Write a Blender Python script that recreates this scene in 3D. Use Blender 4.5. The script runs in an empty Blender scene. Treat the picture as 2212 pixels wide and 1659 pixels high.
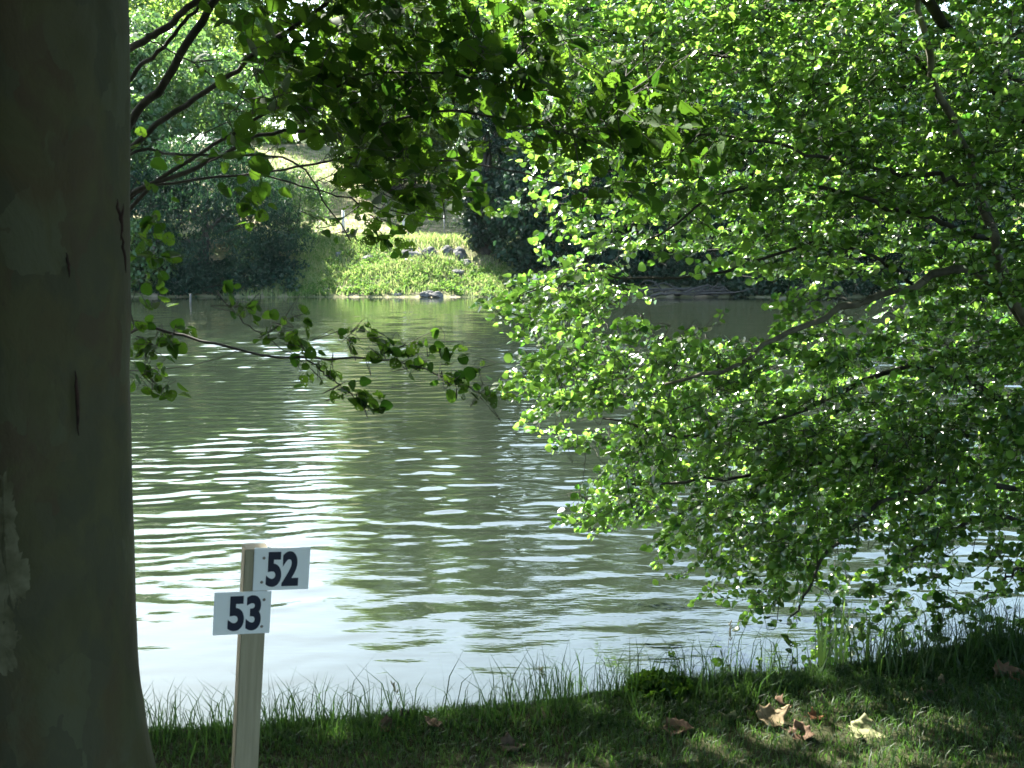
import bpy, bmesh, math, random
import numpy as np
from mathutils import Vector, Matrix, noise as mnoise

random.seed(7)
RNG = np.random.default_rng(7)
SC = bpy.context.scene
R = math.radians

# ------------------------------------------------------------------ camera, sky, sun, exposure
CAM_H, PITCH, FPX = 2.2, R(6.7), 2458.0          # metres above the water, tilt down, focal length in px of a 2212 px wide frame
cam_d = bpy.data.cameras.new('camera')
cam = bpy.data.objects.new('camera', cam_d)
SC.collection.objects.link(cam)
cam.location = (0, 0, CAM_H)
cam.rotation_euler = (R(90) - PITCH, 0, 0)
cam_d.sensor_width = 36
cam_d.lens = 36 * FPX / 2212
cam_d.clip_start, cam_d.clip_end = 0.05, 2000
cam_d.dof.use_dof = True
cam_d.dof.focus_distance = 8.5
cam_d.dof.aperture_fstop = 9.0
SC.camera = cam

SUN_AZ, SUN_EL = R(-38), R(50)                  # azimuth from +Y towards +X
sun_dir = Vector((math.sin(SUN_AZ) * math.cos(SUN_EL), math.cos(SUN_AZ) * math.cos(SUN_EL), math.sin(SUN_EL)))
world = bpy.data.worlds.new('World')
SC.world = world
world.use_nodes = True
wn = world.node_tree.nodes
bg = wn['Background']
sky = wn.new('ShaderNodeTexSky')
sky.sky_type = 'NISHITA'
sky.sun_disc = False
sky.sun_elevation = SUN_EL
sky.sun_rotation = SUN_AZ % (2 * math.pi)
sky.dust_density = 2.5
sky.ozone_density = 0.6
tint = wn.new('ShaderNodeMix')
tint.data_type = 'RGBA'
tint.blend_type = 'MULTIPLY'
tint.inputs[0].default_value = 1
tint.inputs[7].default_value = (.97, 1.05, 1.0, 1)      # slightly greener skylight than the bare model
world.node_tree.links.new(sky.outputs[0], tint.inputs[6])
world.node_tree.links.new(tint.outputs[2], bg.inputs[0])
bg.inputs[1].default_value = 0.095
sun_l = bpy.data.lights.new('sun', 'SUN')
sun_l.energy = 5.0
sun_l.angle = R(0.5)
sun_l.color = (1.0, 0.96, 0.88)
sun = bpy.data.objects.new('sun', sun_l)
SC.collection.objects.link(sun)
sun.rotation_euler = (-sun_dir).to_track_quat('-Z', 'Y').to_euler()
SC.view_settings.view_transform = 'Standard'
SC.view_settings.look = 'None'
SC.view_settings.exposure = 3.18
SC.view_settings.gamma = 1
SC.cycles.max_bounces = 8
SC.cycles.diffuse_bounces = 4
SC.cycles.transmission_bounces = 5
SC.cycles.transparent_max_bounces = 12
SC.cycles.sample_clamp_indirect = 6.0
SC.cycles.use_denoising = True

# ------------------------------------------------------------------ helpers
CP, SP = math.cos(PITCH), math.sin(PITCH)


def pt(px, py, dist):
    """World point that a photo pixel (2212 px frame) shows at forward distance dist."""
    u, v = (px - 1106) / FPX, (829.5 - py) / FPX
    d = Vector((u, CP + v * SP, -SP + v * CP))
    return Vector((0, 0, CAM_H)) + d * (dist / d.y)


def pts(px, py, dist):
    px, py, dist = np.asarray(px, float), np.asarray(py, float), np.asarray(dist, float)
    u, v = (px - 1106) / FPX, (829.5 - py) / FPX
    dy = CP + v * SP
    return np.stack([u / dy * dist, dist, CAM_H + (-SP + v * CP) / dy * dist], -1)


def on_plane(px, py, z):
    u, v = (px - 1106) / FPX, (829.5 - py) / FPX
    d = Vector((u, CP + v * SP, -SP + v * CP))
    return Vector((0, 0, CAM_H)) + d * ((z - CAM_H) / d.z)


def link(o, parent=None):
    SC.collection.objects.link(o)
    if parent is not None:
        o.parent = parent
    return o


def tag(o, label=None, cat=None, group=None, kind=None):
    if label: o['label'] = label
    if cat: o['category'] = cat
    if group: o['group'] = group
    if kind: o['kind'] = kind
    return o


def empty(name, loc, label, cat, group=None):
    o = bpy.data.objects.new(name, None)
    o.location = loc
    link(o)
    return tag(o, label, cat, group)


def raw_mesh(name, verts, sizes, idx, mat, parent=None, smooth=False, offset=None):
    """verts (n,3), sizes = corners per face, idx = flat corner list."""
    verts = np.asarray(verts, np.float32)
    if parent is not None:
        verts = verts - np.array(parent.location, np.float32)
    me = bpy.data.meshes.new(name)
    sizes = np.asarray(sizes, np.int32)
    idx = np.asarray(idx, np.int32)
    me.vertices.add(len(verts))
    me.vertices.foreach_set('co', verts.ravel())
    me.loops.add(len(idx))
    me.loops.foreach_set('vertex_index', idx)
    me.polygons.add(len(sizes))
    starts = np.concatenate([[0], np.cumsum(sizes)[:-1]]).astype(np.int32)
    me.polygons.foreach_set('loop_start', starts)
    me.polygons.foreach_set('loop_total', sizes)
    if smooth:
        me.polygons.foreach_set('use_smooth', np.ones(len(sizes), bool))
    me.materials.append(mat)
    me.update(calc_edges=True)
    o = bpy.data.objects.new(name, me)
    return link(o, parent)


class Bag:
    """Collects geometry that becomes one mesh."""
    def __init__(self):
        self.v, self.s, self.i, self.n = [], [], [], 0

    def add(self, v, faces):
        v = np.asarray(v, float)
        self.v.append(v)
        for f in faces:
            self.s.append(len(f))
            self.i.extend(a + self.n for a in f)
        self.n += len(v)

    def bulk(self, v, sizes, idx):
        self.v.append(np.asarray(v, float))
        self.s.extend(np.asarray(sizes).tolist())
        self.i.extend((np.asarray(idx) + self.n).tolist())
        self.n += len(v)

    def tube(self, path, r0, r1, sides=6, cap=True):
        p = np.asarray([tuple(q) for q in path], float)
        n = len(p)
        t = np.gradient(p, axis=0)
        t /= np.linalg.norm(t, axis=1)[:, None] + 1e-9
        ref = np.array([0.0, 0, 1]) if abs(t[0][2]) < .9 else np.array([1.0, 0, 0])
        a = np.cross(t, ref); a /= np.linalg.norm(a, axis=1)[:, None] + 1e-9
        b = np.cross(t, a)
        rr = np.linspace(r0, r1, n) if np.isscalar(r0) else np.asarray(r0)
        ang = np.linspace(0, 2 * np.pi, sides, endpoint=False)
        ring = p[:, None] + rr[:, None, None] * (np.cos(ang)[None, :, None] * a[:, None] + np.sin(ang)[None, :, None] * b[:, None])
        f = []
        for k in range(n - 1):
            for j in range(sides):
                j2 = (j + 1) % sides
                f.append((k * sides + j, k * sides + j2, (k + 1) * sides + j2, (k + 1) * sides + j))
        if cap:
            f.append(tuple(range(sides))[::-1]); f.append(tuple((n - 1) * sides + j for j in range(sides)))
        self.add(ring.reshape(-1, 3), f)

    def build(self, name, mat, parent=None, smooth=False):
        return raw_mesh(name, np.concatenate(self.v), self.s, self.i, mat, parent, smooth)


def smooth_path(p, n=16, wob=0.0, seed=0):
    """Catmull-Rom through control points, with slight wobble."""
    p = [np.array(tuple(q), float) for q in p]
    p = [2 * p[0] - p[1]] + p + [2 * p[-1] - p[-2]]
    out = []
    segs = len(p) - 3
    per = max(2, n // segs)
    for i in range(segs):
        a, b, c, d = p[i:i + 4]
        for k in range(per):
            t = k / per
            out.append(.5 * ((2 * b) + (c - a) * t + (2 * a - 5 * b + 4 * c - d) * t * t + (3 * b - a - 3 * c + d) * t ** 3))
    out.append(p[-2])
    out = np.array(out)
    if wob:
        rg = np.random.default_rng(seed)
        w = rg.normal(0, wob, out.shape); w[0] = 0
        out += w
    return out


def norm(a):
    return a / (np.linalg.norm(a, axis=-1, keepdims=True) + 1e-9)


# leaf outlines: rows of (along, across, lift); faces index rows
def round_leaf(n=7, notch=0.06):
    """Round alder leaf folded along its midrib; base at 0, tip at 1."""
    L, Rr = [], []
    for k in range(1, n):
        t = k / n
        w = 0.46 * math.sin(math.pi * t ** 0.72) ** 0.75
        w *= 1 + (0.05 if k % 2 else -0.05)
        L.append((t, w, 0)); Rr.append((t, -w, 0))
    rows = [(0, 0, 0), (1 - notch, 0, 0)] + L + Rr
    m = n - 1
    f = [tuple([0] + [1] + [2 + k for k in range(m)][::-1]), tuple([0] + [2 + m + k for k in range(m)] + [1])]
    return np.array(rows), f


def lance_leaf():
    rows = [(0, 0, 0), (.35, .16, 0), (.35, -.16, 0), (1, 0, -.1)]
    return np.array(rows), [(0, 2, 3, 1)]


def clump_leaf():
    rows = [(0, 0, 0), (.45, .36, .05), (.5, -.36, -.05), (1, 0, 0)]
    return np.array(rows), [(0, 2, 3, 1)]


def leaves(base, direc, nrm, size, shape, fold=0.32, curl=0.2):
    """Vectorised leaves -> verts, sizes, idx."""
    rows, faces = shape
    base, direc = np.asarray(base), norm(np.asarray(direc))
    side = norm(np.cross(nrm, direc))
    up = np.cross(direc, side)
    size = np.asarray(size)[:, None, None]
    al, ac, li = rows[:, 0], rows[:, 1], rows[:, 2]
    n = len(base)
    side = side * RNG.uniform(.72, 1.1, n)[:, None]
    fo = RNG.normal(fold, .16, n)[:, None]
    cu = RNG.normal(curl, .22, n)[:, None]
    lift = li[None] + np.abs(ac)[None] * fo - cu * (al[None] ** 2) * .6
    v = base[:, None] + size * (al[None, :, None] * direc[:, None] + ac[None, :, None] * side[:, None] + lift[..., None] * up[:, None])
    m = len(rows)
    fl = np.concatenate([np.array(f) for f in faces])
    fs = np.array([len(f) for f in faces])
    idx = (fl[None] + (np.arange(n) * m)[:, None]).ravel()
    return v.reshape(-1, 3), np.tile(fs, n), idx


def rand_dirs(n, up=0.0):
    d = RNG.normal(0, 1, (n, 3))
    d = norm(d)
    d[:, 2] += up
    return norm(d)


# ------------------------------------------------------------------ materials
def mat_new(name):
    m = bpy.data.materials.new(name)
    m.use_nodes = True
    nt = m.node_tree
    for n in list(nt.nodes): nt.nodes.remove(n)
    out = nt.nodes.new('ShaderNodeOutputMaterial')
    return m, nt, out


def N(nt, typ, **kw):
    n = nt.nodes.new(typ)
    for k, v in kw.items():
        if isinstance(k, str) and hasattr(n, k): setattr(n, k, v)
    return n


def ramp(nt, stops, fac):
    r = nt.nodes.new('ShaderNodeValToRGB')
    el = r.color_ramp.elements
    while len(el) < len(stops): el.new(.5)
    for e, (p, c) in zip(el, stops):
        e.position = p; e.color = (*c, 1)
    nt.links.new(fac, r.inputs[0])
    return r.outputs[0]


def mixc(nt, a, b, fac):
    m = nt.nodes.new('ShaderNodeMix'); m.data_type = 'RGBA'
    for s, v in ((0, fac), (6, a), (7, b)):
        if hasattr(v, 'links') or hasattr(v, 'is_linked'): nt.links.new(v, m.inputs[s])
        else: m.inputs[s].default_value = v if s == 0 else (*v, 1)
    return m.outputs[2]


def noise(nt, scale, detail=4, rough=.55, vec=None, dist=0.0):
    n = nt.nodes.new('ShaderNodeTexNoise')
    n.inputs['Scale'].default_value = scale
    n.inputs['Detail'].default_value = detail
    n.inputs['Roughness'].default_value = rough
    n.inputs['Distortion'].default_value = dist
    if vec is not None: nt.links.new(vec, n.inputs['Vector'])
    return n.outputs[0]


def coords(nt, scale=(1, 1, 1)):
    tc = nt.nodes.new('ShaderNodeTexCoord')
    mp = nt.nodes.new('ShaderNodeMapping')
    mp.inputs['Scale'].default_value = scale
    nt.links.new(tc.outputs['Object'], mp.inputs[0])
    return mp.outputs[0]


def principled(nt, col, rough=.7, spec=.5, bump=None, bstr=.3, bdist=.02):
    p = nt.nodes.new('ShaderNodeBsdfPrincipled')
    if hasattr(col, 'is_linked'): nt.links.new(col, p.inputs['Base Color'])
    else: p.inputs['Base Color'].default_value = (*col, 1)
    if hasattr(rough, 'is_linked'): nt.links.new(rough, p.inputs['Roughness'])
    else: p.inputs['Roughness'].default_value = rough
    p.inputs['Specular IOR Level'].default_value = spec
    if bump is not None:
        b = nt.nodes.new('ShaderNodeBump')
        b.inputs['Strength'].default_value = bstr
        b.inputs['Distance'].default_value = bdist
        nt.links.new(bump, b.inputs['Height'])
        nt.links.new(b.outputs[0], p.inputs['Normal'])
    return p


def leaf_mat(name, dark, light, tr_dark, tr_light, tfrac=.4, rough=.38, spec=.5, holes=0.0):
    m, nt, out = mat_new(name)
    g = nt.nodes.new('ShaderNodeNewGeometry')
    rnd = g.outputs['Random Per Island']
    c = ramp(nt, [(0, dark), (1, light)], rnd)
    ct = ramp(nt, [(0, tr_dark), (1, tr_light)], rnd)
    p = principled(nt, c, rough, spec)
    t = nt.nodes.new('ShaderNodeBsdfTranslucent')
    nt.links.new(ct, t.inputs[0])
    mx = nt.nodes.new('ShaderNodeMixShader')
    mx.inputs[0].default_value = tfrac
    nt.links.new(p.outputs[0], mx.inputs[1]); nt.links.new(t.outputs[0], mx.inputs[2])
    res = mx.outputs[0]
    if holes:
        v = nt.nodes.new('ShaderNodeTexVoronoi')
        v.inputs['Scale'].default_value = 85
        nt.links.new(coords(nt), v.inputs['Vector'])
        # insect holes gather on some leaves only
        th = nt.nodes.new('ShaderNodeMath'); th.operation = 'MULTIPLY'
        nt.links.new(rnd, th.inputs[0]); th.inputs[1].default_value = holes
        lt = nt.nodes.new('ShaderNodeMath'); lt.operation = 'LESS_THAN'
        nt.links.new(v.outputs['Distance'], lt.inputs[0]); nt.links.new(th.outputs[0], lt.inputs[1])
        tp = nt.nodes.new('ShaderNodeBsdfTransparent')
        m2 = nt.nodes.new('ShaderNodeMixShader')
        nt.links.new(lt.outputs[0], m2.inputs[0]); nt.links.new(res, m2.inputs[1]); nt.links.new(tp.outputs[0], m2.inputs[2])
        res = m2.outputs[0]
    nt.links.new(res, out.inputs[0])
    return m


def plain(name, col_a, col_b, scale=6, rough=.8, spec=.3, bstr=.4, bdist=.02, stretch=(1, 1, 1), lo=.35, hi=.65):
    m, nt, out = mat_new(name)
    v = coords(nt, stretch)
    n = noise(nt, scale, 6, .6, v)
    c = ramp(nt, [(lo, col_a), (hi, col_b)], n)
    p = principled(nt, c, rough, spec, n, bstr, bdist)
    nt.links.new(p.outputs[0], out.inputs[0])
    return m


def plane_bark():
    """Mottled plane bark: olive grey plates, cream and rust patches where bark has flaked off."""
    m, nt, out = mat_new('plane_bark')
    v = coords(nt, (1, 1, .6))
    big = noise(nt, 3.2, 5, .55, v, .6)
    mid = noise(nt, 9, 5, .6, v, .4)
    fine = noise(nt, 60, 4, .6, coords(nt, (1, 1, .35)))
    vo = nt.nodes.new('ShaderNodeTexVoronoi'); vo.inputs['Scale'].default_value = 7.5
    vm = nt.nodes.new('ShaderNodeVectorMath'); vm.operation = 'ADD'
    nn = nt.nodes.new('ShaderNodeTexNoise'); nn.inputs['Scale'].default_value = 7; nn.inputs['Detail'].default_value = 4
    nt.links.new(v, nn.inputs['Vector'])
    sc = nt.nodes.new('ShaderNodeVectorMath'); sc.operation = 'SCALE'; sc.inputs['Scale'].default_value = .22
    nt.links.new(nn.outputs['Color'], sc.inputs[0])
    nt.links.new(v, vm.inputs[0]); nt.links.new(sc.outputs[0], vm.inputs[1]); nt.links.new(vm.outputs[0], vo.inputs['Vector'])
    sep = nt.nodes.new('ShaderNodeSeparateColor'); nt.links.new(vo.outputs['Color'], sep.inputs[0])
    basec = ramp(nt, [(.3, (.036, .036, .017)), (.52, (.062, .060, .028)), (.72, (.056, .038, .020))], big)
    patch = ramp(nt, [(0, (.042, .044, .026)), (.55, (.055, .053, .032)), (.68, (.054, .038, .023)), (.84, (.060, .062, .035)), (.95, (.068, .071, .043))], sep.outputs[0])
    for e in patch.node.color_ramp.elements: pass
    c = mixc(nt, basec, patch, ramp(nt, [(.42, (.10,) * 3), (.56, (.85,) * 3)], mid))
    c2 = mixc(nt, c, (.035, .03, .022), ramp(nt, [(.62, (0,) * 3), (.8, (.6,) * 3)], fine))
    p = principled(nt, c2, .85, .2, mid, .5, .02)
    nt.links.new(p.outputs[0], out.inputs[0])
    return m


def ground_mat(name, stops, scale, bstr=.5):
    m, nt, out = mat_new(name)
    n = noise(nt, scale, 8, .62, coords(nt))
    p = principled(nt, ramp(nt, stops, n), .95, .1, n, bstr, .05)
    nt.links.new(p.outputs[0], out.inputs[0])
    return m


def water_mat():
    m, nt, out = mat_new('river_water')
    v = coords(nt, (.35, 1, 1))
    n1 = noise(nt, 7, 3, .5, v)
    n2 = noise(nt, 26, 2, .5, v)
    big = noise(nt, .22, 3, .5, coords(nt, (.5, 1, 1)))
    gust = ramp(nt, [(.42, (.12,) * 3), (.62, (1,) * 3)], big)
    ad = nt.nodes.new('ShaderNodeMath'); ad.operation = 'MULTIPLY_ADD'; ad.inputs[1].default_value = .35
    nt.links.new(n2, ad.inputs[0]); nt.links.new(n1, ad.inputs[2])
    mu = nt.nodes.new('ShaderNodeMath'); mu.operation = 'MULTIPLY'
    nt.links.new(ad.outputs[0], mu.inputs[0]); nt.links.new(gust, mu.inputs[1])
    p = principled(nt, (.0085, .0120, .0075), .04, .5, mu.outputs[0], 1.0, WATER_BUMP)
    p.inputs['IOR'].default_value = 1.333
    nt.links.new(p.outputs[0], out.inputs[0])
    return m


WATER_BUMP = 0.0035
M = {}
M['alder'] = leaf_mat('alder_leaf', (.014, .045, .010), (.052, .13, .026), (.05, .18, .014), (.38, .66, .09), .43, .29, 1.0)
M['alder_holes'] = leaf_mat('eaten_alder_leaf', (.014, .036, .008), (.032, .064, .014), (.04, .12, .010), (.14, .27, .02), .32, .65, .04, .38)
M['plane_leaf'] = leaf_mat('plane_leaf', (.03, .065, .015), (.06, .11, .03), (.08, .18, .02), (.14, .26, .03), .3, .5, .4)
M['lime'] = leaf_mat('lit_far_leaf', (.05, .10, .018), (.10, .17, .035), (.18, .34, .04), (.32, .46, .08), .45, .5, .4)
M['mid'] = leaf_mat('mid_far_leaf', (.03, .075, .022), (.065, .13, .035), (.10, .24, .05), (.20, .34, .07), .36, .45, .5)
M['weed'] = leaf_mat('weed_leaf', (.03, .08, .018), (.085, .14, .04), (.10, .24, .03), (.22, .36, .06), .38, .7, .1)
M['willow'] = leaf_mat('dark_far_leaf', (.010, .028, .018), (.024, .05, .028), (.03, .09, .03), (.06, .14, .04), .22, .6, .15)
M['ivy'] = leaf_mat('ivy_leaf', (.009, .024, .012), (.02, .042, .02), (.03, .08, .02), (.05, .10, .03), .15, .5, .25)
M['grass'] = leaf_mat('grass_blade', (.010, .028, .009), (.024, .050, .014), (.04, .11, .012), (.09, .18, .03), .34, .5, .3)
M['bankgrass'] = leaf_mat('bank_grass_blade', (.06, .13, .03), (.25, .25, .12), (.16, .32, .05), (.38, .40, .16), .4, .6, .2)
M['iris'] = leaf_mat('sunlit_iris_blade', (.09, .17, .045), (.15, .25, .075), (.22, .40, .07), (.32, .50, .12), .42, .4, .4)  # colour raised to stand in for sunlight that misses the blades
M['straw'] = plain('dry_straw', (.30, .25, .13), (.42, .36, .2), 20, .8, .2)
M['bark'] = plain('alder_bark', (.022, .021, .016), (.055, .05, .04), 22, .85, .3, .6, .01, (1, 1, .5))
M['lichen_bark'] = plain('pale_alder_bark', (.06, .055, .04), (.16, .15, .11), 18, .8, .3, .6, .01, (1, 1, .5))
M['far_bark'] = plain('far_bark', (.04, .035, .03), (.09, .08, .06), 3, .9, .2)
M['plane'] = plane_bark()
M['rock'] = plain('grey_rock', (.06, .06, .056), (.15, .145, .135), 2.2, .95, .08, .8, .1)
M['bone'] = plain('shaded_bleached_wood', (.028, .026, .022), (.065, .058, .05), 8, .85, .2, .4, .01)  # bleached wood, darkened: shade of the far shore is in the colour
M['conc'] = plain('pale_concrete', (.40, .39, .36), (.56, .55, .51), 7, .85, .2, .3, .01)
M['steel'] = plain('weathered_steel', (.10, .10, .09), (.2, .2, .19), 8, .6, .5)
M['deal'] = plain('raw_softwood', (.27, .235, .155), (.38, .335, .235), 9, .75, .3, .25, .004, (10, 10, .5), .3, .7)
M['plate'] = plain('white_plastic', (.76, .77, .78), (.82, .83, .84), 5, .45, .5, .03, .001)
M['ink'] = plain('navy_lettering', (.006, .010, .028), (.010, .014, .036), 9, .5, .4, .02, .001)
M['screw'] = plain('rusty_screw', (.12, .08, .05), (.22, .18, .14), 60, .5, .6)
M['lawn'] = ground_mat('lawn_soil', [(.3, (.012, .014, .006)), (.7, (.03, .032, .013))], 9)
M['bank'] = ground_mat('far_bank_soil', [(.35, (.04, .06, .02)), (.5, (.11, .11, .05)), (.62, (.22, .18, .12))], 1.3)
M['meadow'] = ground_mat('meadow_turf', [(.3, (.13, .19, .05)), (.7, (.22, .26, .09))], .5)
M['wmat'] = water_mat()
DEAD = {}
for k, (a, b) in {'tan': ((.10, .075, .04), (.18, .14, .075)), 'brown': ((.075, .045, .028), (.14, .085, .05)),
                  'rust': ((.12, .05, .02), (.20, .09, .04)), 'olive': ((.085, .09, .04), (.16, .16, .075)),
                  'umber': ((.05, .035, .025), (.10, .07, .045))}.items():
    DEAD[k] = plain('dead_leaf_' + k, a, b, 25, .8, .25, .4, .004)

# ------------------------------------------------------------------ setting: river, near bank, far bank
def edge_y(x):
    return np.interp(x, [-12, -3, -1.2, -.17, .66, 1.39, 2.03, 3.2, 8, 14], [3.1, 3.45, 3.64, 3.82, 4.03, 4.22, 4.48, 4.95, 6.4, 7.4])


def fbm(x, y, s, seed=0):
    rg = np.random.default_rng(seed)
    o = np.zeros_like(x)
    for k in range(9):
        a = rg.uniform(0, 2 * np.pi); f = s * 1.55 ** k
        o += np.sin((x * np.cos(a) + y * np.sin(a)) * f + rg.uniform(0, 6.3)) / 1.45 ** k
    return o / 2.2


def near_z(x, y):
    e = edge_y(x)
    t = np.clip((y - e) / .75, 0, 1)
    z = .60 + .012 * fbm(x, y, 2.2, 3) + .004 * (y < e)
    lip = .015 * np.exp(-((y - e + .12) / .12) ** 2) * (1 + fbm(x, y, 3.0, 8))
    return z + lip - t ** 1.3 * 1.1


def far_z(x, y):
    """Far bank: steep grass slope between 54 and 60 m, terrace, then a hillside."""
    s = 54 + .25 * fbm(x, x * 0, .35, 5) - np.clip((x - 9) * .05, 0, 1)
    t = np.clip((y - s) / 5.6, 0, 1)
    slope_z = 2.75 * (t * .75 + .25 * t ** 2 * (3 - 2 * t))
    z = -.35 + .35 * np.clip((y - s + 1.2) / 1.2, 0, 1) + slope_z
    z += np.clip(y - s - 5.6, 0, None) * .045 + .16 * fbm(x, y, .8, 6) * np.clip(t * 3, 0, 1) * np.where(t < 1, 1, .35)
    h = np.clip(y - 67, 0, 27)
    z += h * .23 + .9 * fbm(x, y, .05, 9) * np.clip(h / 25, 0, 1)
    return z


def grid_mesh(name, X, Y, Z, mat, smooth=True):
    r, c = X.shape
    v = np.stack([X, Y, Z], -1).reshape(-1, 3)
    i = np.arange((r - 1) * (c - 1))
    a = (i // (c - 1)) * c + i % (c - 1)
    idx = np.stack([a, a + 1, a + c + 1, a + c], -1).ravel()
    return raw_mesh(name, v, np.full(len(i), 4), idx, mat, None, smooth)


X, Y = np.meshgrid(np.linspace(-14, 14, 240), np.concatenate([np.linspace(-14, 2.2, 40), np.linspace(2.25, 8.5, 130)]))
tag(grid_mesh('near_bank', X, Y, near_z(X, Y), M['lawn']), 'shaded lawn of the near river bank', 'ground', kind='structure')
X, Y = np.meshgrid(np.linspace(-90, 110, 330), np.concatenate([np.linspace(52.2, 66, 90), np.linspace(66.5, 240, 70)]))
tag(grid_mesh('far_bank', X, Y, far_z(X, Y), M['bank']), 'sunlit grassy far bank and hillside', 'ground', kind='structure')

# river: real ripples, finer close to the camera
yy = [3.4]
while yy[-1] < 57: yy.append(yy[-1] + max(.011, yy[-1] * .0029))
yy = np.array(yy)
uu = np.linspace(-1, 1, 520)
Y = np.repeat(yy[:, None], len(uu), 1)
X = uu[None] * (Y * .74 + 4)
rg = np.random.default_rng(21)
Z = np.zeros_like(X)
step_y = np.gradient(yy)[:, None]
step_x = (Y * .74 + 4) * 2 / 519
amp_map = np.interp(Y, [3.4, 5.4, 6.4, 8, 10, 13, 18, 22, 25, 29, 57], [.04, .10, .32, .68, 1.25, 1.9, 2.2, 2.1, 2.3, 1.8, 1.3])
amp_map = amp_map * (.75 + .45 * np.clip(fbm(X * .35, Y, .22, 31), -1, 1))
wx = X + .25 * fbm(X, Y, .5, 41); wy = Y + .22 * fbm(X, Y, .45, 42)
for k in range(120):
    lam = .11 * (.75 / .11) ** rg.beta(1.3, 1.7)
    th = rg.normal(R(96), R(np.interp(lam, [.15, .35, 1.1], [26, 16, 10])))
    kk = 2 * np.pi / lam
    slope = rg.uniform(.3, 1) * .0150 * np.interp(lam, [.12, .22, .45, .85], [.6, 1.0, .9, .5])
    loc = np.hypot(step_y * np.sin(th), step_x * np.cos(th))
    fade = np.clip(1.7 - 3.6 * loc / lam, 0, 1)
    Z += slope / kk * np.sin(kk * (wx * np.cos(th) + wy * np.sin(th)) + rg.uniform(0, 6.28)) * fade
Z *= amp_map
tag(grid_mesh('river', X, Y, Z, M['wmat']), 'rippled green river reflecting trees and sky', 'water', kind='structure')

# ------------------------------------------------------------------ far bank vegetation
def blades(base, h, w, lean, mat, name, label, cat):
    """Grass blades: two-segment bent strips."""
    n = len(base)
    a = RNG.uniform(0, 2 * np.pi, n)
    side = np.stack([np.cos(a), np.sin(a), 0 * a], -1)
    b = RNG.uniform(0, 2 * np.pi, n)
    ld = np.stack([np.cos(b), np.sin(b), 0 * b], -1) * (lean * RNG.uniform(.1, 1.2, n))[:, None]
    up = np.array([0, 0, 1.0])
    w = w[:, None]; h = h[:, None]
    m1 = base + up * h * .55 + ld * h * .3
    tip = base + up * h * (1 - .25 * np.abs(lean)[:, None]) + ld * h
    v = np.stack([base - side * w, base + side * w, m1 + side * w * .75, m1 - side * w * .75, tip], 1).reshape(-1, 3)
    o = (np.arange(n) * 5)[:, None]
    idx = np.concatenate([o + np.array([0, 1, 2, 3]), o + np.array([3, 2, 4])], 1).ravel()
    ob = raw_mesh(name, v, np.tile([4, 3], n), idx, mat)
    return tag(ob, label, cat, kind='stuff')


n = 75000
bx = RNG.uniform(-14, 3.5, n); by = 54 + RNG.uniform(0, 1, n) ** .8 * 7
cl = fbm(bx, by, 1.3, 51)
keep = (RNG.uniform(-1.1, .9, n) < cl) & ~((bx > -5.6) & (by > 57) & (by < 59.6) & (RNG.uniform(0, 1, n) < .72))
bx, by, cl = bx[keep], by[keep], cl[keep]
base = np.stack([bx, by, far_z(bx, by) - .03], -1)
top = by > 59.6
h = np.where(top, RNG.uniform(.06, .16, len(bx)), RNG.uniform(.18, .42, len(bx)) * (1 + .35 * cl))
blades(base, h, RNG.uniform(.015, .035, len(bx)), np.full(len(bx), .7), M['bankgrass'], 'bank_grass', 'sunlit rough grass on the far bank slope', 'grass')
n = 14000
bx = RNG.uniform(-22, 14, n); by = RNG.uniform(61, 92, n)
base = np.stack([bx, by, far_z(bx, by) - .03], -1)
blades(base, RNG.uniform(.15, .4, n), RNG.uniform(.02, .05, n), np.full(n, .6), M['bankgrass'], 'meadow_grass', 'pale sunlit meadow grass behind the wire fence', 'grass')


def clumps(center, radii, nclump, per, spread, shell=.55, flat=1.0, lo=-1.0):
    c = RNG.normal(0, 1, (nclump, 3)); c = norm(c)
    c[:, 2] = np.clip(c[:, 2], lo, 1)
    r = RNG.uniform(shell, 1, nclump) ** .7
    c = c * r[:, None] * np.array(radii) + np.array(center)
    sz = RNG.uniform(.6, 1.35, nclump)
    k = np.repeat(np.arange(nclump), per)
    off = RNG.normal(0, 1, (len(k), 3))
    off = norm(off) * (RNG.uniform(.25, 1, len(k)) ** .5)[:, None] * spread * sz[k][:, None]
    off[:, 2] *= .75
    p = c[k] + off
    return p, c, norm(off + .0)


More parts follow.
